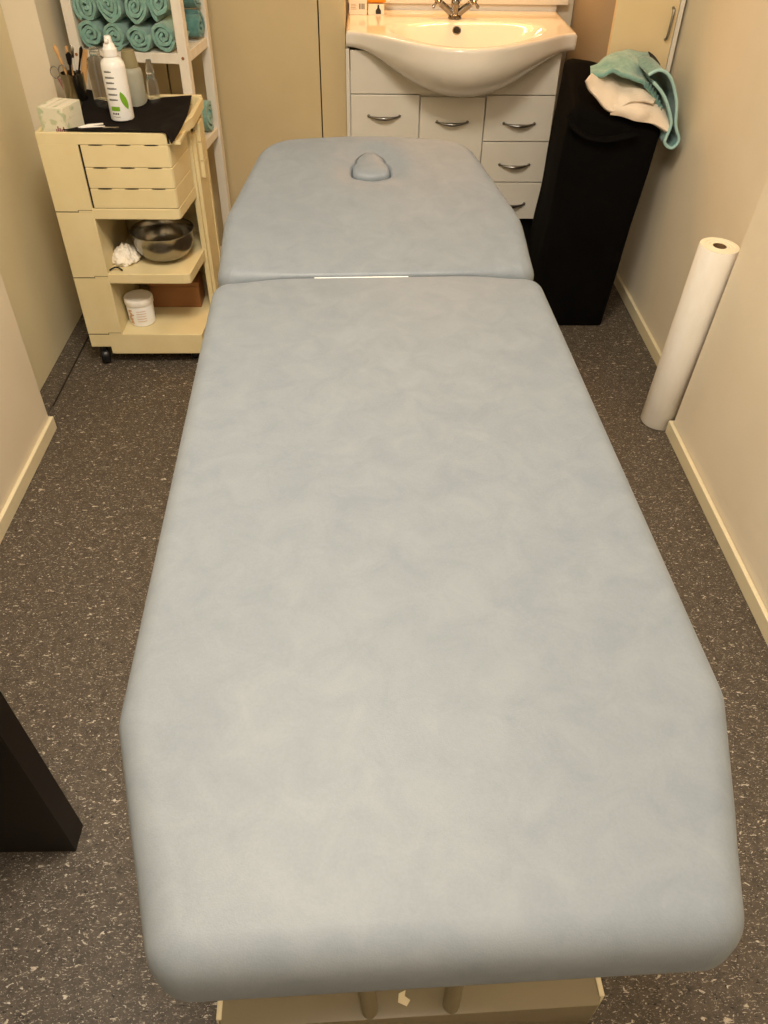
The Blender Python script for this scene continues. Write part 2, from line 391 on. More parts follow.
def joint(y0):
    def f(p):
        e = max(0.0, min(1.0, (0.30-abs(p.x))/0.13)); e = e*e*(3-2*e)
        if abs(p.y-y0) < 0.006: return 1-0.72*e
        if p.y < 0.12: return 1.1
        return 1.0
    return f
obj('body_cushion', pad(body, 0.78, 0.076, fac=joint(1.250)), 'vinyl', TB, world=False, angle=80)
# head section, built flat about its hinge then tipped up
head = smooth_outline([(-0.3225, 0.002, 0.04), (0.3265, 0.002, 0.04), (0.330, 0.22, 0.20), (0.252, 0.562, 0.105), (0.004, 0.596, 0.8), (-0.247, 0.570, 0.105), (-0.322, 0.23, 0.20)])
HCEN = Vector((0.006, 0.426))
HO = smooth_outline([(-0.052, -0.046, 0.020), (0.052, -0.046, 0.020), (0.0, 0.124, 0.023)], 12)
HT = sorted([(math.atan2(p.y, p.x), p.length) for p in HO])
HT = [(HT[-1][0]-2*PI, HT[-1][1])] + HT + [(HT[0][0]+2*PI, HT[0][1])]
def hole(a):    # rounded D, blunt side towards the body
    a = (a+PI) % (2*PI) - PI
    for (p, r0), (q, r1) in zip(HT, HT[1:]):
        if p <= a <= q: return r0+(r1-r0)*(a-p)/(q-p+1e-9)
    return 0.06
tip = Matrix.Translation((0, 1.254, 0.78)) @ Matrix.Rotation(math.radians(9.5), 4, 'X')
hb = pad(head, 0.0, 0.078, hole, HCEN, 0.004, joint(0.002)); hb.transform(tip)
obj('head_cushion', hb, 'vinyl', TB, world=False, angle=80)
pb = NB(); n_ = 48; rings = []
for s, z in ((0.97, -0.045), (0.975, -0.012), (0.95, -0.006), (0.89, -0.001), (0.78, 0.0015), (0.5, 0.0035), (0.2, 0.004)):
    rings.append([pb.verts.new((HCEN.x+hole(2*PI*i/n_)*s*math.cos(2*PI*i/n_), HCEN.y+hole(2*PI*i/n_)*s*math.sin(2*PI*i/n_), z)) for i in range(n_)])
for A, B in zip(rings, rings[1:]):
    for i in range(n_): pb.faces.new((A[i], A[(i+1) % n_], B[(i+1) % n_], B[i]))
pb.faces.new(rings[-1]); pb.faces.new(rings[0][::-1]); pb.transform(tip)
obj('face_hole_plug', pb, 'vinyl', TB, world=False, angle=80)
b = NB(); box(b, -0.125, 0.062, 1.2495, 1.2550, 0.70, 0.7765, 0.001)
tag(obj('hinge_strip', b, 'bottle_white', TB, world=False), 'white strip showing in the joint between the cushions')
b = NB(); box(b, -0.20, 0.20, 0.06, 1.20, 0.675, 0.704, 0.004); obj('body_board', b, 'frame', TB, world=False)
b = NB(); box(b, -0.24, 0.24, 0.04, 0.54, -0.103, -0.077, 0.004); b.transform(tip); obj('head_board', b, 'frame', TB, world=False)
for y0, y1, nm in ((0.145, 0.235, 'foot_bar'), (1.36, 1.45, 'foot_bar')):
    b = NB(); prism(b, [(-0.292, y0+0.012), (-0.285, y0), (0.285, y0), (0.296, y0+0.02), (0.296, y1), (-0.292, y1)], 0.012, 0.12, bev=0.003)
    fb = obj(nm, b, 'frame', TB, world=False)
    for sx in (-1, 1):
        e = NB(); x = sx*0.292; box(e, x-0.003, x+0.005, y0+0.012, y1-0.004, 0.03, 0.1225, 0.001); obj('end_trim', e, 'frame_edge', fb, world=False)
    for sx in (-1, 1):
        e = NB(); lathe(e, [(0.018, 0), (0.02, 0.004), (0.016, 0.014)], (sx*0.24, (y0+y1)/2, 0), n=20); obj('foot_pad', e, 'black_plastic', fb, world=False)
b = NB(); box(b, -0.03, 0.03, 0.235, 1.36, 0.04, 0.095, 0.004); obj('base_beam', b, 'frame', TB, world=False)
for sx, ex in ((-0.0645, -0.105), (0.0595, 0.095)):
    b = NB(); tube(b, [(sx, 0.158, 0.112), (sx, 0.158, 0.13), (sx+ex*0.25, 0.24, 0.32), (ex*1.2, 0.36, 0.60), (ex*1.2, 0.36, 0.68)], 0.0125, 14); obj('support_strut', b, 'frame', TB, world=False)
b = NB(); prism(b, [(-0.021, 0.166), (-0.008, 0.160), (-0.002, 0.168), (-0.010, 0.174), (-0.008, 0.182), (-0.019, 0.178)], 0.1196, 0.1206)
tag(obj('worn_patch', b, 'frame_edge', TB, world=False), 'pale worn patch on the foot bar')
for y in (0.62, 1.02):
    b = NB(); box(b, -0.035, 0.035, y-0.035, y+0.035, 0.09, 0.68, 0.004); obj('column', b, 'frame', TB, world=False)

# ------------------------------------------------------------ taboret trolley
TX, TY = -0.943, 2.417
TR = thing('storage_trolley', 'aged cream plastic storage trolley with three drawers and two open shelves', 'trolley', (TX, TY, 0))
def tx(*p): return [(TX+x, TY+y) for x, y in p]
XD = 0.3775     # right edge of the shelf part at the front; leans out to 0.395 at the post
b = NB()
prism(b, tx((0.0, 0.0), (0.07, 0.0), (0.07, 0.37), (0.0, 0.37)), 0.070, 0.118, bev=0.002)
prism(b, tx((0.066, 0.0), (0.0775, 0), (XD+0.006, 0.0), (0.398, 0.19), (0.42, 0.24), (0.42, 0.37), (0.066, 0.37)), 0.044, 0.118, bev=0.0025)
obj('base_tray', b, 'trolley', TR, smooth=False)
# column modules at the left: front panel, outer side and back
for z0, z1 in ((0.1195, 0.3215), (0.3235, 0.535), (0.537, 0.732)):
    b = NB(); box(b, TX, TX+0.114, TY+0.0, TY+0.012, z0, z1, 0.0012); box(b, TX, TX+0.010, TY+0.012, TY+0.37, z0, z1)
    box(b, TX+0.104, TX+0.114, TY+0.012, TY+0.30, z0, z1)
    box(b, TX+0.070, TX+0.1138, TY-0.0004, TY+0.011, z0-0.0015, z0+0.004)
    c_ = obj('side_column', b, 'trolley', TR, smooth=False)
    e = NB(); box(e, TX+0.0005, TX+0.070, TY-0.0003, TY+0.01, z0-0.0018, z0); box(e, TX+0.069, TX+0.0705, TY-0.0006, TY+0.01, z0-0.0018, z0+0.0045)
    box(e, TX+0.070, TX+0.112, TY-0.0006, TY+0.01, z0+0.0040, z0+0.0052); obj('seam', e, 'dark_gap', c_, smooth=False)
b = NB(); box(b, TX+0.010, TX+0.415, TY+0.350, TY+0.37, 0.118, 0.74); obj('back_panel', b, 'trolley', TR, smooth=False)
for z0, z1 in ((0.302, 0.335), (0.513, 0.546)):
    b = NB(); prism(b, tx((0.108, 0.001), (0.355, 0.0), (XD-0.004, 0.004), (XD, 0.012), (0.395, 0.19), (0.395, 0.35), (0.108, 0.35)), z0, z1, bev=0.0025); obj('shelf', b, 'trolley', TR, smooth=False)
for z0, z1 in ((0.5475, 0.6060), (0.6070, 0.6665), (0.6675, 0.7305)):
    b = NB(); prism(b, tx((0.120, 0.001), (XD-0.006, 0.0), (XD-0.001, 0.008), (0.3935, 0.185), (0.12, 0.185)), z0, z1, bev=0.0022)
    dr = obj('drawer', b, 'trolley', TR, smooth=False)
    for xa in (0.165, 0.245, 0.325):
        e = NB(); lathe(e, [(0.001, -0.0016), (0.021, -0.0014), (0.021, 0.0010), (0.001, 0.0012)], (TX+xa, TY+0.0005, z1+0.0004), (0, 1, 0), 16, sq=(1, 0.075))
        obj('grip_slot', e, 'dark_gap', dr)
b = NB(); box(b, TX+0.113, TX+0.368, TY+0.006, TY+0.18, 0.546, 0.732); obj('drawer_core', b, 'dark_gap', TR, smooth=False)
# rear right post, side panel and little pocket tiers
b = NB(); box(b, TX+0.386, TX+0.402, TY+0.192, TY+0.212, 0.11, 0.733, 0.002); obj('post', b, 'trolley', TR, smooth=False)
b = NB(); box(b, TX+0.400, TX+0.412, TY+0.21, TY+0.36, 0.118, 0.70, 0.002); obj('side_panel', b, 'trolley', TR, smooth=False)
for z0, z1 in ((0.555, 0.606), (0.608, 0.664), (0.666, 0.722)):
    b = NB(); box(b, TX+0.402, TX+0.424, TY+0.245, TY+0.30, z0, z1, 0.002); obj('side_pocket', b, 'trolley', TR, smooth=False)
# top tray
b = NB(); box(b, TX+0.004, TX+0.41, TY+0.004, TY+0.36, 0.732, 0.742)
box(b, TX, XD+TX+0.004, TY, TY+0.010, 0.731, 0.764, 0.002); box(b, TX, TX+0.010, TY+0.008, TY+0.37, 0.733, 0.764, 0.002)
box(b, TX+0.008, TX+0.421, TY+0.360, TY+0.372, 0.733, 0.772, 0.002)
prism(b, tx((XD-0.006, 0.0), (XD+0.005, 0.0), (0.424, 0.165), (0.424, 0.37), (0.412, 0.37), (0.412, 0.17)), 0.733, 0.764, bev=0.002)
obj('top_tray', b, 'trolley', TR, smooth=False)
for x, y in ((0.034, 0.018), (0.34, 0.05), (0.034, 0.33), (0.36, 0.33)):
    b = NB(); lathe(b, [(0.008, -0.016), (0.024, -0.014), (0.027, -0.008), (0.027, 0.008), (0.024, 0.014), (0.008, 0.016)], (TX+x, TY+y, 0.0275), (1, 0.3, 0), 24)
    box(b, TX+x-0.010, TX+x+0.010, TY+y-0.014, TY+y+0.014, 0.044, 0.0705, 0.002); obj('caster', b, 'black_plastic', TR)

# ------------------------------------------------------------ things on the trolley
zt = 0.742
# carton at the front left
def carton(name, x, y, w, d, h, m, rz, z, label, cat='box'):
    t = thing(name, label, cat, (x, y, z), rz)
    b = NB(); box(b, -w/2, w/2, -d/2, d/2, 0, h, 0.0012); obj('carton_body', b, m, t, world=False, smooth=False)
    return t
t = carton('tissue_box', -0.882, 2.492, 0.078, 0.10, 0.078, 'tissue', math.radians(-14), zt, 'small pale floral cardboard tissue box on the trolley corner')
b = NB(); box(b, -0.0395, 0.0395, -0.0505, 0.0505, 0.046, 0.080, 0.0015); obj('lid', b, 'tissue', t, world=False, smooth=False)
b = NB()
for i, (x, w) in enumerate(((-0.028, 0.012), (-0.006, 0.010), (0.016, 0.016))): box(b, x, x+w, -0.045, 0.045, 0.0801, 0.0807)
obj('lid_print', b, 'carton', t, world=False, smooth=False)
b = NB()
for i in range(5): box(b, 0.006+i*0.006, 0.010+i*0.006, -0.0508, -0.0500, 0.008+0.006*(i % 2), 0.024+0.004*((i*2) % 3))
obj('flower_print', b, 'pink', t, world=False, smooth=False)
# black cloth draped over the tray's front edge
net = [[(-0.872, 2.440, 0.768), (-0.84, 2.424, 0.768), (-0.770, 2.420, 0.769), (-0.69, 2.418, 0.770), (-0.61, 2.414, 0.769), (-0.570, 2.410, 0.768), (-0.552, 2.392, 0.742)],
       [(-0.865, 2.50, 0.766), (-0.82, 2.50, 0.750), (-0.75, 2.50, 0.747), (-0.69, 2.50, 0.749), (-0.62, 2.50, 0.750), (-0.565, 2.49, 0.768), (-0.535, 2.46, 0.762)],
       [(-0.865, 2.60, 0.766), (-0.82, 2.60, 0.752), (-0.75, 2.60, 0.746), (-0.69, 2.60, 0.748), (-0.62, 2.60, 0.752), (-0.56, 2.60, 0.768), (-0.535, 2.60, 0.770)],
       [(-0.875, 2.69, 0.772), (-0.84, 2.70, 0.765), (-0.78, 2.68, 0.750), (-0.72, 2.69, 0.752), (-0.65, 2.69, 0.756), (-0.59, 2.70, 0.762), (-0.545, 2.70, 0.771)],
       [(-0.888, 2.755, 0.790), (-0.86, 2.76, 0.788), (-0.80, 2.735, 0.762), (-0.73, 2.745, 0.762), (-0.66, 2.755, 0.768), (-0.60, 2.76, 0.773), (-0.550, 2.765, 0.774)]]
b = NB(); net_surface(b, net, 36, 24, 0.003, 0.003, 1.0, 7)
single('black_cloth', b, 'black_cloth', 'black cloth spread over the trolley top with corner hanging down', 'cloth', (-0.70, 2.58, 0.745))
# white spray bottle
bx, by = -0.735, 2.60
t = thing('spray_bottle', 'tall white spray bottle with grey lines and green leaf mark', 'bottle', (bx, by, 0.751))
b = NB(); lathe(b, [(0.001, 0.0), (0.031, 0.0), (0.034, 0.003), (0.0345, 0.012), (0.0345, 0.142), (0.033, 0.152), (0.028, 0.160), (0.020, 0.166), (0.016, 0.169), (0.015, 0.173)], (bx, by, 0.751), n=40)
obj('bottle_body', b, 'bottle_white', t)
b = NB(); lathe(b, [(0.018, 0.169), (0.0205, 0.171), (0.0205, 0.188), (0.0165, 0.192), (0.0150, 0.200), (0.0115, 0.203), (0.0095, 0.219), (0.0075, 0.221)], (bx, by, 0.751), n=28)
box(b, bx-0.005, bx+0.005, by-0.020, by-0.006, 0.751+0.206, 0.751+0.215, 0.002)
obj('spray_cap', b, 'bottle_white', t)
b = NB()
for i, (w, z) in enumerate(((38, 0.134), (48, 0.119), (44, 0.105), (50, 0.090), (48, 0.074), (46, 0.060))):
    cyl_patch(b, (bx, by), 0.0349, -128, -128+w, 0.751+z-0.0022, 0.751+z+0.0010, slant=0.001); cyl_patch(b, (bx, by), 0.0349, -128, -128+w*0.8, 0.751+z+0.0014, 0.751+z+0.0024, slant=0.001)
obj('label_lines', b, 'grey_print', t)
b = NB(); cyl_patch(b, (bx, by), 0.0349, -124, -80, 0.751+0.030, 0.751+0.042); obj('green_band', b, 'green', t)
b = NB(); A = []
for k in range(9):
    u = k/8; z = 0.751+0.032+0.050*u; a = -38-26*u; w = 15*math.sin(PI*u)**0.7+0.5
    A.append([b.verts.new((bx+0.035*math.cos(math.radians(q)), by+0.035*math.sin(math.radians(q)), z)) for q in (a-w, a, a+w)])
for p, q in zip(A, A[1:]):
    for i in range(2): b.faces.new((p[i], p[i+1], q[i+1], q[i]))
obj('leaf_mark', b, 'green', t)
b = NB()
for i in range(4): cyl_patch(b, (bx, by), 0.0349, -122+i*9, -116+i*9, 0.751+0.020, 0.751+0.025, 3)
cyl_patch(b, (bx, by), 0.0349, -122, -84, 0.751+0.013, 0.751+0.0142)
obj('label_small_print', b, 'black_print', t)
# clear bottle behind, cloudy bottle, narrow clear bottle
def bottle(name, x, y, prof, m, label, cap=None, capm=None, n=32, sq=(1, 1), z=zt):
    t = thing(name, label, 'bottle', (x, y, z))
    b = NB(); lathe(b, prof, (x, y, z), n=n, sq=sq); obj('bottle_body', b, m, t)
    if cap: b = NB(); lathe(b, cap, (x, y, z), n=n, sq=sq); obj('bottle_cap', b, capm, t)
    return t
bottle('clear_bottle', -0.815, 2.715, [(0.001, 0), (0.028, 0), (0.03, 0.004), (0.03, 0.13), (0.027, 0.145), (0.014, 0.155), (0.013, 0.165)], 'clear', 'clear bottle standing directly behind the white spray bottle',
       [(0.0155, 0.156), (0.0155, 0.172), (0.008, 0.178)], 'clear')
bottle('cloudy_bottle', -0.722, 2.742, [(0.001, 0), (0.033, 0), (0.035, 0.004), (0.033, 0.10), (0.031, 0.112), (0.024, 0.118)], 'frost', 'cloudy pale plastic bottle with tapered olive cap right of the spray bottle',
       [(0.025, 0.1185), (0.025, 0.122), (0.020, 0.158), (0.019, 0.164), (0.01, 0.166)], 'frostcap')
bottle('narrow_bottle', -0.664, 2.742, [(0.001, 0), (0.018, 0), (0.0195, 0.003), (0.0175, 0.07), (0.015, 0.088), (0.012, 0.094), (0.0115, 0.10)], 'clear', 'narrow clear glass bottle at the right rear of the trolley top',
       [(0.0125, 0.1005), (0.0125, 0.118), (0.009, 0.124), (0.008, 0.138)], 'clear', 20)
# cup of tools
cx, cy = -0.898, 2.715
t = thing('tool_cup', 'shiny metal cup holding brushes, sticks and scissors on the trolley', 'cup', (cx, cy, zt))
b = NB(); lathe(b, [(0.001, 0), (0.031, 0), (0.033, 0.003), (0.035, 0.105), (0.0355, 0.107), (0.033, 0.107), (0.031, 0.006), (0.001, 0.005)], (cx, cy, zt), n=36, caps=False); obj('cup_body', b, 'steel', t)
def stick(name, p0, p1, r, m, label, cat, flat=1.0, tipm=None, tipr=None):
    t = thing(name, label, cat, p0)
    P0, P1 = Vector(p0), Vector(p1)
    b = NB(); tube(b, [P0, P0.lerp(P1, .5), P0.lerp(P1, .78), P1], [r*.7, r, r, r], 10, flat=flat); obj('shaft', b, m, t)
    if tipm:
        d = (P1-P0).normalized(); b = NB(); tube(b, [P1, P1+d*0.012, P1+d*0.026, P1+d*0.034], [tipr*.7, tipr, tipr*1.2, tipr*.3], 10, flat=0.6); obj('tip', b, tipm, t)
    return t
zc = zt+0.008
stick('wooden_spatula', (cx+0.010, cy+0.008, zc), (cx+0.052, cy+0.012, 0.910), 0.0095, 'wood', 'broad pale wooden spatula at the right of the tool cup', 'spatula', 0.3)
stick('cosmetic_brush', (cx-0.002, cy+0.014, zc), (cx+0.008, cy+0.020, 0.885), 0.004, 'white', 'white handled brush standing upright in the tool cup', 'brush', 1, 'steel', 0.006)
stick('cosmetic_brush', (cx+0.012, cy-0.012, zc), (cx-0.026, cy+0.002, 0.890), 0.0042, 'wood', 'pale wooden brush leaning left in the tool cup', 'brush', 1, 'wood', 0.006)
stick('cosmetic_brush', (cx-0.010, cy-0.010, zc), (cx+0.003, cy-0.006, 0.872), 0.0035, 'black_plastic', 'black handled brush at the front of the tool cup', 'brush', 1, 'black_cloth', 0.008)
stick('cosmetic_brush', (cx-0.012, cy+0.004, zc), (cx+0.036, cy+0.002, 0.888), 0.003, 'black_plastic', 'thin dark brush leaning against the broad wooden spatula', 'brush', 1, 'black_cloth', 0.0045)
stick('wooden_stick', (cx+0.004, cy+0.002, zc), (cx-0.008, cy+0.030, 0.915), 0.004, 'wood', 'tall thin wooden stick at the back of the tool cup', 'stick', 0.5)
stick('metal_file', (cx+0.016, cy-0.002, zc), (cx+0.016, cy-0.018, 0.858), 0.004, 'steel', 'short steel nail file in the tool cup', 'file', 0.3)
t = thing('scissors', 'small scissors with round finger loops at the left of the tool cup', 'scissors', (cx-0.018, cy-0.012, zc))
b = NB(); tube(b, [(cx-0.010, cy-0.010, zc), (cx-0.032, cy-0.012, 0.835)], 0.003, 8, flat=0.5); tube(b, [(cx-0.016, cy-0.006, zc), (cx-0.040, cy-0.010, 0.835)], 0.003, 8, flat=0.5); obj('blades', b, 'pink', t)
for ox, oz in ((-0.046, 0.852), (-0.020, 0.856)):
    b = NB(); tube(b, [(cx+ox+0.013*math.cos(a), cy-0.011, oz+0.016*math.sin(a)) for a in [2*PI*i/18 for i in range(19)]], 0.0018, 8); obj('finger_loop', b, 'nickel', t)
# pieces lying on the cloth
b = NB(); tube(b, [(-0.818, 2.428, 0.775), (-0.795, 2.455, 0.773), (-0.768, 2.495, 0.766)], [0.003, 0.0065, 0.004], 8, flat=0.6); tube(b, [(-0.812, 2.426, 0.775), (-0.785, 2.450, 0.771), (-0.760, 2.482, 0.763)], [0.0025, 0.0045, 0.003], 8, flat=0.6)
single('white_tweezers', b, 'bottle_white', 'white plastic tweezers lying on the front of the black cloth', 'tweezers', (-0.78, 2.48, 0.756))
b = NB(); tube(b, [(-0.752, 2.437, 0.772), (-0.730, 2.440, 0.772), (-0.705, 2.436, 0.773)], 0.0022, 8); tube(b, [(-0.752, 2.445, 0.771), (-0.728, 2.443, 0.771), (-0.71, 2.43, 0.773)], 0.002, 8)
single('steel_tweezers', b, 'steel', 'thin steel tweezers lying right of the white tweezers', 'tweezers', (-0.73, 2.44, 0.77))
b = NB(); box(b, -0.018, 0.018, -0.002, 0.002, 0, 0.028, 0.001, mx=Matrix.Translation((-0.800, 2.77, 0.748)))
single('paper_packet', b, 'carton', 'small white paper packet at the rear edge behind the black cloth', 'packet', (-0.80, 2.77, 0.748))

# ------------------------------------------------------------ on the trolley's shelves
sx_, sy_, sz_ = -0.664, 2.548, 0.3352
b = NB(); pr = [(0.001, 0.002), (0.040, 0.0015), (0.047, 0.004), (0.078, 0.020), (0.094, 0.044), (0.0995, 0.070), (0.1005, 0.094), (0.103, 0.096), (0.1025, 0.0975), (0.099, 0.0955), (0.0975, 0.070), (0.092, 0.045), (0.076, 0.0225), (0.045, 0.0065), (0.001, 0.006)]
lathe(b, pr, (sx_, sy_, sz_), n=56, caps=False)
single('steel_bowl', b, 'steel', 'round stainless steel bowl on the middle shelf of the trolley', 'bowl', (sx_, sy_, sz_), angle=60)
b = NB(); lathe(b, [(0.001, 0.012), (0.030, 0.011), (0.038, 0.008), (0.042, 0.0082), (0.030, 0.0175), (0.001, 0.018)], (sx_, sy_, sz_), n=30)
for v in b.verts: v.co.z += 0.004*noise.noise(v.co*60)
single('dark_sponge', b, 'black_cloth', 'flat dark sponge lying inside the steel bowl', 'sponge', (sx_, sy_, sz_+0.008))
b = NB(); bmesh.ops.create_icosphere(b, subdivisions=5, radius=1)
for v in b.verts:
    n1 = noise.noise(v.co*2.2); n2 = noise.noise(v.co*6.0+Vector((5, 0, 0))); n3 = noise.ridged_multi_fractal(v.co*4, 1, 2, 3, 1, 2) if False else abs(noise.noise(v.co*12))
    s = 1+0.25*n1+0.18*n2+0.14*n3
    p = v.co*s; taper = 1-0.45*max(0, p.z)
    v.co = Vector((-0.790+p.x*0.042*taper, 2.515+p.y*0.046*taper, max(0.3358, 0.354+p.z*0.038)))
single('crumpled_gauze', b, 'gauze', 'crumpled white gauze bundle beside the steel bowl', 'gauze', (-0.79, 2.515, 0.3355), angle=180)
b = NB(); tube(b, [(-0.828+0.042*u, 2.437+0.008*math.sin(PI*u), 0.339+0.007*math.sin(PI*u)) for u in [i/12 for i in range(13)]], 0.0028, 8)
single('hair_clip', b, 'black_plastic', 'curved thin black hair clip at the front of the middle shelf', 'clip', (-0.807, 2.44, 0.3355))
jx, jy, jz = -0.776, 2.508, 0.1185
t = thing('cream_jar', 'white lidded plastic jar on the bottom shelf of the trolley', 'jar', (jx, jy, jz))
b = NB(); lathe(b, [(0.001, 0), (0.040, 0), (0.043, 0.003), (0.046, 0.074), (0.044, 0.078)], (jx, jy, jz), n=40); obj('jar_body', b, 'bottle_white', t)
b = NB(); lathe(b, [(0.0475, 0.0745), (0.0485, 0.076), (0.0485, 0.094), (0.0465, 0.0965), (0.040, 0.0955), (0.001, 0.096)], (jx, jy, jz), n=40); obj('lid', b, 'paper', t)
b = NB(); A = []
for i in range(10):
    a = -130+4*math.sin(i*1.3); cyl_patch(b, (jx, jy), 0.0462, a, a+14+5*math.cos(i*2.1), jz+0.014+i*0.005, jz+0.0175+i*0.005, 3)
for i in range(5): cyl_patch(b, (jx, jy), 0.0463, -95, -55, jz+0.022+i*0.009, jz+0.0235+i*0.009, 6)
obj('jar_label', b, 'soap', t)
t = thing('wooden_box', 'low brown wooden box at the back of the bottom trolley shelf', 'box', (-0.665, 2.66, 0.1185))
b = NB(); box(b, -0.76, -0.588, 2.610, 2.70, 0.1185, 0.198, 0.003); obj('box_body', b, 'wood_brown', t, smooth=False)
b = NB(); box(b, -0.762, -0.586, 2.608, 2.702, 0.1985, 0.215, 0.003); obj('lid', b, 'wood_brown', t, smooth=False)

# ------------------------------------------------------------ towel rack
RA = math.radians(-7.0)
RL = Vector((-0.942, 2.893, 0)); RW, RD = 0.383, 0.282
RK = thing('towel_rack', 'white painted wooden open rack behind the trolley holding rolled towels', 'shelf', tuple(RL), RA)
PW = 0.032
for x in (0, RW-PW):
    for y in (0, RD-PW):
        b = NB(); box(b, x, x+PW, y, y+PW, 0, 1.42, 0.002); p_ = obj('post', b, 'rack', RK, world=False, smooth=False)
        if y == 0:
            for z in (0.573, 0.861, 1.161):
                s_ = NB(); lathe(s_, [(0.005, -0.0012), (0.0035, 0.001)], (x+PW/2, y-0.0005, z), (0, 1, 0), 12); obj('screw', s_, 'wood_brown', p_, world=False)
for z in (0.12, 0.585, 0.873, 1.173):
    b = NB(); box(b, PW, RW-PW, 0.004, 0.022, z-0.030, z, 0.0015); obj('front_rail', b, 'rack', RK, world=False, smooth=False)
    b = NB(); box(b, PW, RW-PW, RD-0.022, RD-0.004, z-0.030, z, 0.0015); obj('back_rail', b, 'rack', RK, world=False, smooth=False)
    for x in (0.006, RW-0.024):
        b = NB(); box(b, x, x+0.018, PW, RD-PW, z-0.030, z, 0.0015); obj('side_rail', b, 'rack', RK, world=False, smooth=False)
    for i in range(6):
        y = 0.026+i*0.040; b = NB(); box(b, 0.026, RW-0.026, y, y+0.030, z-0.010, z-0.001, 0.001); obj('slat', b, 'rack', RK, world=False, smooth=False)

def towel_roll(length, rx, rz, turns, seed, tw=0.0):
    """a rolled towel: a thick spiral strip, axis along +y, resting on z=0"""
    b = NB(); rnd = random.Random(seed); ph = rnd.uniform(0, 2*PI)
    N = int(turns*26); pit = 1.0/(turns+0.35)
    K = 7; inn = []; out = []
    for j in range(K):
        y = length*j/(K-1); I = []; O = []
        ef = 0.985 if j in (0, K-1) else 1.0
        for i in range(N+1):
            th = 2*PI*turns*i/N; r = (0.30+th/(2*PI))*pit
            wob = 1+0.05*math.sin(2.3*th+ph)+0.035*math.sin(5.3*th+seed)+0.05*noise.noise(Vector((th*1.3, seed*3.1, y*8)))
            half = pit*((0.47 if j not in (0, K-1) else 0.38)+0.07*noise.noise(Vector((th*2.1, seed*1.7, 0))))
            yy = y+0.003*math.sin(th*1.7+ph)*(1 if j == 0 else 0)
            for L_, q in ((I, r-half), (O, r+half)):
                q = max(q, 0.015)*wob
                x = q*math.cos(th+ph)*rx*ef; z = q*math.sin(th+ph)*rz*ef
                x += tw*z
                L_.append(b.verts.new((x, yy, z+rz)))
        inn.append(I); out.append(O)
    for j in range(K-1):
        for i in range(N):
            b.faces.new((out[j][i], out[j][i+1], out[j+1][i+1], out[j+1][i]))
            b.faces.new((inn[j][i], inn[j+1][i], inn[j+1][i+1], inn[j][i+1]))
        b.faces.new((inn[j][0], out[j][0], out[j+1][0], inn[j+1][0])); b.faces.new((inn[j][N], inn[j+1][N], out[j+1][N], out[j][N]))
    for i in range(N):
        b.faces.new((inn[0][i], inn[0][i+1], out[0][i+1], out[0][i])); b.faces.new((inn[-1][i], out[-1][i], out[-1][i+1], inn[-1][i+1]))
    return b
RMW = Matrix.Translation(RL) @ Matrix.Rotation(RA, 4, 'Z')
def put_roll(u, v, z, rx, rz, turns, seed, label, length=0.165, roll=0.0, along_x=False, m='teal', grp=None):
    b = towel_roll(length, rx, rz, turns, seed)
    if roll: b.transform(Matrix.Translation((0, 0, rz)) @ Matrix.Rotation(roll, 4, 'Y') @ Matrix.Translation((0, 0, -rz)))
    zmin = min(q.co.z for q in b.verts); b.transform(Matrix.Translation((0, 0, -zmin)))
    o = obj('rolled_towel', b, m, None, angle=60)
    o.location = RMW @ Vector((u, v, z)); o.rotation_euler = (0, 0, RA + (PI/2 if along_x else 0))
    tag(o, label, 'towel', grp)
    return o
G = 'rolled teal towels on the rack'
z1 = 0.874
put_roll(0.072, 0.010, z1, 0.0375, 0.039, 2.6, 1, 'rolled teal towel at the left end of the bottom row', grp=G)
put_roll(0.151, 0.004, z1, 0.0385, 0.037, 2.9, 2, 'rolled teal towel behind the spray bottle nozzle, second in bottom row', grp=G)
put_roll(0.230, 0.000, z1, 0.0385, 0.037, 2.8, 3, 'rolled teal towel third from left in the bottom row', grp=G)
put_roll(0.309, 0.006, z1, 0.0375, 0.041, 2.7, 4, 'rolled teal towel at the right end of the bottom row by the post', grp=G)
put_roll(0.076, 0.006, z1+0.079, 0.037, 0.050, 3.0, 5, 'leftmost rolled teal towel of the second row, against left post', roll=-0.15, grp=G)
put_roll(0.148, 0.002, z1+0.075, 0.036, 0.054, 3.2, 6, 'oval rolled teal towel second from left in the second row', roll=-0.40, grp=G)
put_roll(0.236, 0.000, z1+0.075, 0.037, 0.052, 3.1, 7, 'oval rolled teal towel in the second row, right of the dark gap', roll=0.32, grp=G)
put_roll(0.308, 0.008, z1+0.082, 0.034, 0.050, 2.5, 8, 'rolled teal towel at right end of the second row beside post', roll=0.1, grp=G)
put_roll(0.190, 0.006, z1+0.148, 0.046, 0.034, 2.8, 9, 'rolled teal towel lying on top between the two oval rolls', grp=G)
put_roll(0.100, 0.010, z1+0.180, 0.042, 0.034, 2.6, 10, 'rolled teal towel top left of the pile', grp=G)
put_roll(0.284, 0.010, z1+0.180, 0.042, 0.034, 2.6, 11, 'rolled teal towel top right of the pile', grp=G)
GB = 'crosswise rolled towels at the rack back'
put_roll(0.374, 0.211, z1+0.002, 0.035, 0.042, 2.8, 12, 'rolled darker teal towel lying crosswise at the back of the rack', length=0.22, along_x=True, m='teal2', grp=GB)
put_roll(0.374, 0.211, z1+0.088, 0.035, 0.036, 2.6, 13, 'crosswise darker teal towel on top of the lower crosswise roll', length=0.22, along_x=True, m='teal2', grp=GB)
put_roll(0.374, 0.190, 0.586, 0.044, 0.048, 2.7, 14, 'rolled teal towel on the lower tier, glimpsed right of the trolley', length=0.24, along_x=True, grp='towels on the lower rack tier')

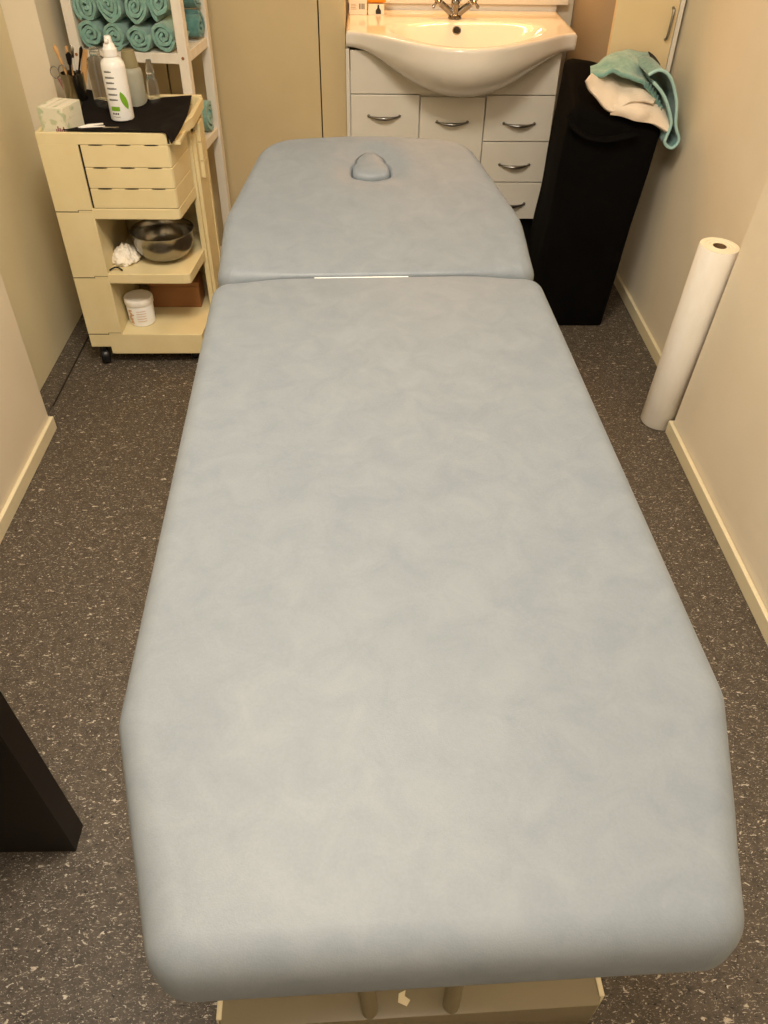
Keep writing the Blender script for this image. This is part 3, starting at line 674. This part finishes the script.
# ------------------------------------------------------------ vanity cabinet
VC = thing('vanity_cabinet', 'white vanity cabinet under the wash basin with bow handled drawers', 'cabinet', (0.327, 3.20, 0))
X0, X1, YC = -0.056, 0.712, 3.20
b = NB(); box(b, X0, X1, YC+0.018, 3.598, 0.205, 0.745, 0.001); box(b, X1-0.016, X1, YC+0.018, 3.55, 0.745, 0.812); obj('carcass', b, 'white', VC, smooth=False)
b = NB(); box(b, X0-0.010, X0+0.003, YC-0.001, 3.55, 0.205, 0.820, 0.001); obj('left_filler', b, 'white', VC, smooth=False)
b = NB(); box(b, X0+0.006, X1, YC, YC+0.0175, 0.674, 0.815, 0.0015); obj('top_fascia', b, 'white', VC, smooth=False)
def handle(cx_, cz, par, half=0.058):
    h = NB(); P = [(cx_+half*s, YC-0.002-0.022*(1-s*s)**0.8, cz-0.0035*(1-s*s)) for s in [-1+i/8 for i in range(17)]]
    tube(h, P, [0.003+0.005*(1-abs(-1+i/8)) for i in range(17)], 10, flat=0.9)
    for s in (-1, 1): lathe(h, [(0.006, 0), (0.004, 0.006)], (cx_+half*s, YC+0.0, cz), (0, -1, 0), 10)
    obj('handle', h, 'nickel', par)
def front(nm, x0, x1, z0, z1, hx, hz):
    b = NB(); box(b, x0, x1, YC, YC+0.0175, z0, z1, 0.002); o = obj(nm, b, 'white', VC, smooth=False); handle(hx, hz, o)
front('door', X0+0.006, 0.2055, 0.21, 0.6705, 0.074, 0.598)
front('door', 0.2095, 0.4515, 0.21, 0.664, 0.332, 0.579)
front('drawer', 0.4555, X1, 0.511, 0.6705, 0.587, 0.575)
front('drawer', 0.4555, X1, 0.358, 0.507, 0.587, 0.425)
front('drawer', 0.4555, X1, 0.21, 0.354, 0.587, 0.272)
b = NB(); box(b, X0+0.01, X1-0.01, 3.25, 3.598, 0.0, 0.2045, 0.002); obj('plinth', b, 'black_plastic', VC, smooth=False)

# ------------------------------------------------------------ wash basin
ZT = 0.88
WB = thing('wash_basin', 'glossy white ceramic wash basin with bulging front on the vanity cabinet', 'basin', (0.345, 3.30, ZT-0.08))
XL, XR = -0.064, 0.753
def interp(T, x):
    if x <= T[0][0]: return T[0][1]
    for (a, p), (c, q) in zip(T, T[1:]):
        if x <= c:
            t = (x-a)/(c-a); return p+(q-p)*t
    return T[-1][1]
def smooth_table(T):
    P = catmull([(x, y, 0) for x, y in T], 10); return [(p.x, p.y) for p in P]
FR = smooth_table([(-0.064, 3.178), (-0.02, 3.160), (0.055, 3.100), (0.153, 3.003), (0.25, 2.938), (0.345, 2.918), (0.44, 2.942), (0.53, 3.000), (0.62, 3.075), (0.70, 3.150), (0.753, 3.176)])
ZB = smooth_table([(-0.064, 0.828), (0.0, 0.818), (0.057, 0.792), (0.12, 0.752), (0.186, 0.718), (0.26, 0.692), (0.343, 0.680), (0.43, 0.688), (0.50, 0.710), (0.57, 0.745), (0.637, 0.785), (0.70, 0.812), (0.753, 0.820)])
BX, BH = 0.372, 0.285
def basin_depth(x, y):
    yf = interp(FR, x)+0.022
    ex = abs((x-BX)/BH)
    yb = 3.365; yc_ = 0.5*(yb+yf); ry = max(0.02, (yb-yf)/2)
    ey = abs((y-yc_)/ry)
    r = (min(ex, 3)**2.6+min(ey, 3)**2.6)**(1/2.6)
    if r >= 1: return 0.0
    t = min(1, (1-r)/0.62); t = t*t*(3-2*t) if t < 1 else 1
    return 0.118*t**0.75
b = NB(); NX, NY = 110, 80; G_ = []
xs = [XL+(XR-XL)*i/NX for i in range(NX+1)]
for j in range(NY+1):
    row = []
    for i, x in enumerate(xs):
        yf = interp(FR, x); t = j/NY; t = 1-(1-t)**1.25
        y = 3.585+(yf+0.012-3.585)*t
        z = ZT-basin_depth(x, y)
        e = min(x-XL, XR-x)
        if e < 0.010: z -= 0.010*(1-math.sqrt(max(0, 1-((0.010-e)/0.010)**2)))
        row.append(b.verts.new((x, y, z)))
    G_.append(row)
for k in range(1, 6):      # front lip rounding
    a = k/5*PI/2; row = []
    for i, x in enumerate(xs):
        e = min(x-XL, XR-x); c0 = 0.010*(1-math.sqrt(max(0, 1-((0.010-min(e, .01))/0.010)**2)))
        row.append(b.verts.new((x, interp(FR, x)+0.012*(1-math.sin(a)), ZT-max(c0, 0.012*(1-math.cos(a))))))
    G_.append(row)
for k in range(1, 15):     # bulging apron
    s = k/14; row = []
    for i, x in enumerate(xs):
        yf = interp(FR, x); zb = interp(ZB, x); z0 = ZT-0.012
        hh = z0-zb; st = min(0.028, hh*0.45)
        if s < 0.25: z = z0-st*s/0.25; y = yf+0.0015*s/0.25
        else:
            a = (s-0.25)/0.75*PI/2
            z = z0-st-(hh-st)*math.sin(a); y = yf+0.0015+(YC-0.001-yf-0.0015)*(1-math.cos(a))
        row.append(b.verts.new((x, y, z)))
    G_.append(row)
nr = len(G_)
for j in range(nr-1):
    for i in range(NX): b.faces.new((G_[j][i], G_[j][i+1], G_[j+1][i+1], G_[j+1][i]))
lb = [b.verts.new((x, 3.585, interp(ZB, x) if x in (XL, XR) else 0.82)) for x in (XL, XR)]
for idx, v in ((0, lb[0]), (NX, lb[1])):
    b.faces.new([G_[j][idx] for j in range(nr)]+[v])
b.faces.new([G_[-1][i] for i in range(NX+1)]+[lb[1], lb[0]])
b.faces.new([G_[0][i] for i in range(NX+1)]+[lb[1], lb[0]])
obj('basin_body', b, 'ceramic', WB, angle=70)
b = NB(); box(b, XL+0.02, XR-0.004, 3.565, 3.597, ZT-0.02, ZT+0.022, 0.006, 3); obj('upstand', b, 'ceramic', WB)
# overflow hole on the back slope
def surf(x, y): return Vector((x, y, ZT-basin_depth(x, y)))
oy = 3.335
p = surf(0.341, oy); q = surf(0.341, oy-0.01); tq = (q-p).normalized(); nn = Vector((1, 0, 0)).cross(tq).normalized()
if nn.z < 0: nn = -nn
b = NB(); lathe(b, [(0.0125, -0.003), (0.0165, 0.0005), (0.0155, 0.002), (0.0125, 0.0015), (0.0115, -0.002)], p, nn, 24, caps=False); obj('overflow_ring', b, 'chrome', WB)
b = NB(); lathe(b, [(0.0125, 0.0004), (0.0001, 0.0006)], p, nn, 24, caps=False); obj('overflow_hole', b, 'dark_gap', WB)
b = NB(); c = surf(0.37, 3.14); lathe(b, [(0.03, 0.0), (0.03, 0.003), (0.022, 0.004), (0.02, 0.008), (0.001, 0.009)], c, (0, 0, 1), 24); obj('drain_plug', b, 'chrome', WB)
# tap
fx, fy, fz = 0.338, 3.405, ZT
FT = thing('tap', 'chrome two handled mixer tap with cross handles on the basin', 'tap', (fx, fy, fz))
b = NB(); lathe(b, [(0.024, 0), (0.026, 0.003), (0.023, 0.008), (0.016, 0.014), (0.014, 0.030), (0.017, 0.040), (0.017, 0.058), (0.012, 0.066)], (fx, fy, fz+0.0), n=28)
for s in (-1, 1): tube(b, [(fx+s*0.008, fy, fz+0.012), (fx+s*0.030, fy-0.002, fz+0.030), (fx+s*0.055, fy-0.004, fz+0.048)], [0.012, 0.012, 0.012], 14)
obj('tap_body', b, 'tapchrome', FT)
b = NB(); tube(b, catmull([(fx, fy, fz+0.055), (fx, fy-0.004, fz+0.085), (fx, fy-0.05, fz+0.105), (fx, fy-0.10, fz+0.095), (fx, fy-0.118, fz+0.078)], 5), 0.0105, 14); obj('spout', b, 'tapchrome', FT)
for s in (-1, 1):
    hc = Vector((fx+s*0.066, fy-0.005, fz+0.059)); ax = Vector((s*0.8, -0.1, 0.6)).normalized()
    b = NB(); tube(b, [hc-ax*0.012, hc, hc+ax*0.012], [0.010, 0.013, 0.009], 14)
    u_ = ax.cross(Vector((0, 1, 0))).normalized(); w_ = ax.cross(u_).normalized()
    for d_ in (u_, -u_, w_, -w_): tube(b, [hc, hc+d_*0.018, hc+d_*0.027, hc+d_*0.032], [0.005, 0.0045, 0.0065, 0.003], 10)
    obj('cross_handle', b, 'tapchrome', FT)
# things on the basin's left side
def pack(name, x, y, w, d, h, label, cat, rz=0):
    t = thing(name, label, cat, (x, y, ZT+0.0005), rz); b = NB(); box(b, -w/2, w/2, -d/2, d/2, 0, h, 0.0012); obj('carton_body', b, 'carton', t, world=False, smooth=False); return t
t = pack('medicine_carton', -0.022, 3.475, 0.066, 0.045, 0.115, 'white carton with printed barcode on the left end of the basin', 'box')
b = NB()
for i, w in enumerate((0.0022, 0.001, 0.0016, 0.0009, 0.0022, 0.0012, 0.0018)): box(b, 0.004+i*0.0031, 0.004+i*0.0031+w, -0.0229, -0.0224, 0.018, 0.036)
obj('barcode', b, 'black_print', t, world=False, smooth=False)
b = NB()
for i in range(4): box(b, -0.026, -0.006-0.003*(i % 2), -0.0229, -0.0224, 0.018+i*0.005, 0.0192+i*0.005)
obj('small_print', b, 'wood_brown', t, world=False, smooth=False)
t = pack('dropper_carton', 0.046, 3.475, 0.060, 0.045, 0.034, 'low white carton with dark bottle pictogram right of the barcode carton', 'box')
b = NB(); prism(b, [(-0.010, 0), (0.010, 0), (0.010, 0.012), (0.004, 0.019), (0.003, 0.030), (-0.003, 0.030), (-0.004, 0.019), (-0.010, 0.012)], 0, 0.0006)
b.transform(Matrix.Translation((0.008, -0.0224, 0.003)) @ Matrix.Rotation(PI/2, 4, 'X')); obj('bottle_pictogram', b, 'black_print', t, world=False, smooth=False)
t = thing('orange_tube', 'orange plastic tube lying on the low pictogram carton', 'tube', (0.048, 3.475, ZT+0.0350))
b = NB(); lathe(b, [(0.001, 0), (0.013, 0.001), (0.016, 0.006), (0.016, 0.062), (0.012, 0.07)], (0.012, 3.475, ZT+0.0510), (1, 0, 0), 24); obj('tube_body', b, 'orange', t)
b = NB(); lathe(b, [(0.0115, 0.0705), (0.0115, 0.086), (0.010, 0.088)], (0.012, 3.475, ZT+0.0510), (1, 0, 0), 20); obj('tube_cap', b, 'bottle_white', t)
# mirror cabinet over the basin
MC = thing('mirror_cabinet', 'white mirror cabinet mounted on the wall above the basin', 'cabinet', (0.37, 3.56, 0.905))
b = NB(); box(b, -0.062, 0.786, 3.545, 3.599, 0.903, 0.925, 0.002); obj('ledge', b, 'white', MC, smooth=False)
b = NB(); box(b, 0.0, 0.76, 3.555, 3.599, 0.927, 1.62, 0.002); obj('cabinet_body', b, 'white', MC, smooth=False)
b = NB(); box(b, 0.02, 0.74, 3.549, 3.5548, 0.98, 1.58, 0.001); obj('mirror', b, 'chrome', MC, smooth=False)
t = thing('vanity_lamp', 'warm glowing strip lamp above the mirror cabinet', 'lamp', (0.36, 3.50, 1.80))
b = NB(); box(b, 0.11, 0.61, 3.44, 3.599, 1.80, 1.84, 0.004); obj('lamp_housing', b, 'nickel', t)
b = NB(); box(b, 0.14, 0.58, 3.455, 3.50, 1.788, 1.7995, 0.002); obj('diffuser', b, 'lampwarm', t)

# ------------------------------------------------------------ tall locker in the right corner
LK = thing('wall_cupboard', 'cream wall cupboard with metal bar handle in the right rear corner', 'cupboard', (0.925, 3.2, 0.56))
b = NB(); box(b, 0.818, 1.044, 2.985, 3.599, 0.56, 1.95, 0.002); obj('carcass', b, 'cupside', LK, smooth=False)
b = NB(); box(b, 0.815, 1.018, 2.960, 2.984, 0.565, 1.94, 0.002); dd = obj('door', b, 'cupdoor', LK, smooth=False)
b = NB(); box(b, 1.0195, 1.034, 2.958, 2.986, 0.56, 1.95, 0.002); obj('side_frame', b, 'rack', LK, smooth=False)
b = NB(); tube(b, [(0.994, 2.958, 0.905), (0.994, 2.945, 0.910), (0.995, 2.942, 0.925), (0.997, 2.942, 0.975), (0.998, 2.945, 0.990), (0.998, 2.958, 0.995)], 0.0045, 10); obj('handle', b, 'nickel', dd)

# ------------------------------------------------------------ black bag
BG = thing('black_bag', 'tall black fabric bag standing between the vanity cabinet and right wall', 'bag', (0.80, 2.80, 0))
def bag_top(x, y): return 0.765-(x-0.62)/0.34*0.068+(y-2.69)/0.24*0.118
b = NB(); rings = []; NZ = 44; per = 22
def rr_pts(x0, x1, y0, y1, r):
    pts = []
    for cx_, cy_, a0 in ((x1-r, y0+r, -90), (x1-r, y1-r, 0), (x0+r, y1-r, 90), (x0+r, y0+r, 180)):
        for k in range(7): a = math.radians(a0+k*15); pts.append((cx_+r*math.cos(a), cy_+r*math.sin(a)))
    out = []
    for i, p in enumerate(pts):
        q = pts[(i+1) % len(pts)]; L_ = math.hypot(q[0]-p[0], q[1]-p[1]); m_ = max(1, round(L_/0.02))
        if L_ < 1e-6: continue
        if i % 7 == 6: m_ = 12
        for k in range(m_): out.append((p[0]+(q[0]-p[0])*k/m_, p[1]+(q[1]-p[1])*k/m_))
    return out
for j in range(NZ+1):
    t = j/NZ
    x0 = 0.611+0.047*t; x1 = 0.904+0.058*t-0.004*math.sin(PI*t)
    y0 = 2.694-0.012*math.sin(PI*t); y1 = 2.925
    P = rr_pts(x0, x1, y0, y1, 0.022); row = []
    for x, y in P:
        z = 0.002+t*(bag_top(x, y)-0.002-0.02)
        w = 0.010*noise.noise(Vector((x*5, y*5, z*3.2)))+0.005*math.sin(9*(x*2-z*1.6)+2*noise.noise(Vector((x*3, y, z*2))))
        if x > 0.88: w *= 0.3
        w *= math.sin(PI*min(1, t*1.02))**0.6 if t < 1 else 0.2
        d_ = Vector((x-0.79, y-2.81)).normalized(); row.append(b.verts.new((x+d_.x*w, y+d_.y*w, z)))
    rings.append(row)
n = len(rings[0])
for s in (0.97, 0.9, 0.75, 0.55, 0.35, 0.15):
    row = []
    for v in rings[NZ]:
        x = 0.79+(v.co.x-0.79)*s; y = 2.81+(v.co.y-2.81)*s
        row.append(b.verts.new((x, y, bag_top(x, y)-0.02*max(0, (s-0.9)/0.1)**2-0.002+0.004*noise.noise(Vector((x*14, y*14, 3))))))
    rings.append(row)
for A, B in zip(rings, rings[1:]):
    for i in range(n): b.faces.new((A[i], A[(i+1) % n], B[(i+1) % n], B[i]))
b.faces.new(rings[-1]); b.faces.new(rings[0][::-1])
obj('bag_body', b, 'bag', BG, angle=70)
b = NB(); tube(b, catmull([(0.645, 2.690, 0.745), (0.665, 2.670, 0.715), (0.71, 2.664, 0.690), (0.77, 2.662, 0.682), (0.83, 2.664, 0.690), (0.875, 2.675, 0.70)], 6), 0.012, 10, flat=0.3); obj('strap', b, 'bag', BG)

# ------------------------------------------------------------ cloths on the bag
up = [[(0.680,2.680,0.845), (0.723,2.680,0.798), (0.779,2.680,0.757), (0.840,2.680,0.784), (0.908,2.680,0.790)],
      [(0.700,2.710,0.855), (0.751,2.710,0.822), (0.800,2.710,0.800), (0.856,2.710,0.803), (0.924,2.710,0.790)],
      [(0.738,2.780,0.850), (0.790,2.780,0.833), (0.842,2.780,0.820), (0.889,2.780,0.809), (0.950,2.780,0.785)],
      [(0.773,2.870,0.840), (0.829,2.870,0.828), (0.882,2.870,0.813), (0.927,2.870,0.805), (0.970,2.870,0.780)]]
lo = [[(0.780,2.690,0.750), (0.832,2.678,0.742), (0.880,2.675,0.732), (0.927,2.675,0.722), (0.966,2.675,0.700)],
      [(0.790,2.690,0.775), (0.840,2.676,0.768), (0.892,2.680,0.760), (0.939,2.690,0.748), (0.974,2.690,0.716)],
      [(0.800,2.740,0.795), (0.850,2.740,0.795), (0.903,2.740,0.787), (0.945,2.740,0.772), (0.976,2.740,0.740)],
      [(0.80,2.850,0.822), (0.86,2.850,0.812), (0.92,2.850,0.80), (0.96,2.850,0.785), (0.985,2.850,0.755)]]
b = NB(); net_surface(b, up, 40, 24, 0.010, 0.011, 2, 7); net_surface(b, lo, 32, 20, 0.016, 0.009, 6, 7)
single('white_towel', b, 'whitecloth', 'crumpled white towel lying on the black bag under a teal one', 'towel', (0.82, 2.76, 0.80), angle=180)
tealnet = [[(0.779,2.920,0.828), (0.819,2.920,0.860), (0.868,2.920,0.878), (0.924,2.920,0.868), (0.966,2.920,0.845), (0.992,2.920,0.808)],
           [(0.741,2.840,0.845), (0.787,2.840,0.872), (0.843,2.840,0.884), (0.900,2.840,0.862), (0.949,2.840,0.830), (0.985,2.840,0.783)],
           [(0.713,2.760,0.856), (0.754,2.760,0.868), (0.803,2.760,0.874), (0.859,2.760,0.852), (0.918,2.760,0.820), (0.965,2.760,0.770)],
           [(0.705,2.722,0.852), (0.743,2.700,0.852), (0.768,2.700,0.868), (0.825,2.700,0.849), (0.888,2.700,0.822), (0.945,2.700,0.762)]]
TT = thing('teal_towel', 'crumpled teal towel draped over the bag edge beside the right wall', 'towel', (0.87, 2.80, 0.82))
b = NB(); net_surface(b, tealnet, 36, 24, 0.012, 0.010, 3, 7); obj('towel_sheet', b, 'teal', TT, angle=180)
loop = [(0.869, 0.866), (0.900, 0.880), (0.938, 0.860), (0.974, 0.795), (0.990, 0.725), (1.012, 0.680), (0.996, 0.655), (0.968, 0.672), (0.975, 0.722), (0.962, 0.760), (0.93, 0.81), (0.890, 0.846)]
b = NB(); net_surface(b, [[(x, y+dy, z) for x, z in loop] for y, dy in ((2.672, 0), (2.70, 0), (2.76, 0), (2.84, 0))], 55, 9, 0.006, 0.003, 8, 7)
obj('hanging_fold', b, 'teal2', TT, angle=180)
b = NB(); tube(b, catmull([(x, 2.668, z) for x, z in loop], 5), 0.0055, 8, flat=0.9); obj('woven_edge', b, 'tealtrim', TT)
b = NB()
for i in range(9):
    f = i/8; x = 0.872+0.078*f; z = 0.847-0.078*f*f-0.012*f
    box(b, x-0.0015, x+0.0015, 2.690, 2.694, z-0.022, z-0.004)
obj('edge_stitches', b, 'teal2', TT)
b = NB(); net_surface(b, [[(0.930, 2.905, 0.880), (0.950, 2.895, 0.868), (0.968, 2.885, 0.850)], [(0.932, 2.86, 0.868), (0.953, 2.86, 0.852), (0.972, 2.86, 0.832)]], 8, 4, 0.003); obj('dark_label', b, 'black_print', TT)

# ------------------------------------------------------------ paper roll
px, py = 0.942, 2.071
PR = thing('paper_roll', 'tall white couch paper roll standing on end by the right wall', 'roll', (px, py, 0))
ax = Vector((0.024, -0.012, 0.60)).normalized(); h = 0.592
b = NB(); lathe(b, [(0.0185, 0.002), (0.052, 0.002), (0.0538, 0.004), (0.054, 0.3), (0.0538, h-0.003), (0.0525, h)], (px, py, 0), ax, 48, caps=False); obj('paper_winding', b, 'paper', PR, angle=50)
b = NB(); lathe(b, [(0.0185, h-0.001), (0.0280, h-0.0022), (0.0290, h-0.0005), (0.040, h-0.0018), (0.041, h), (0.0525, h+0.0003)], (px, py, 0), ax, 48, caps=False); obj('paper_end', b, 'paper_end', PR)
b = NB(); lathe(b, [(0.0165, 0.002), (0.0185, 0.002), (0.0185, h-0.0015), (0.0165, h-0.0015), (0.0165, 0.01)], (px, py, 0), ax, 32, caps=False); obj('cardboard_core', b, 'card_core', PR)

# ------------------------------------------------------------ dark desk end in the near left
DK = thing('black_desk', 'black-brown wooden desk whose end panel stands at the lower left', 'desk', (-0.75, 0.3, 0))
b = NB(); prism(b, [(0.0, -0.965), (0.0, -0.550), (0.70, -0.584), (0.70, -0.965)], 0.686, 0.738, bev=0.0015); b.transform(Matrix(((0, 1, 0, 0), (0, 0, 1, 0), (1, 0, 0, 0), (0, 0, 0, 1)))); obj('end_panel', b, 'black_wood', DK, smooth=False)
b = NB(); box(b, -0.965, -0.550, -0.62, -0.568, 0.0, 0.70, 0.0015); obj('end_panel', b, 'black_wood', DK, smooth=False)
b = NB(); box(b, -0.968, -0.580, -0.622, 0.740, 0.7005, 0.75, 0.002); obj('desktop', b, 'black_wood', DK, smooth=False)
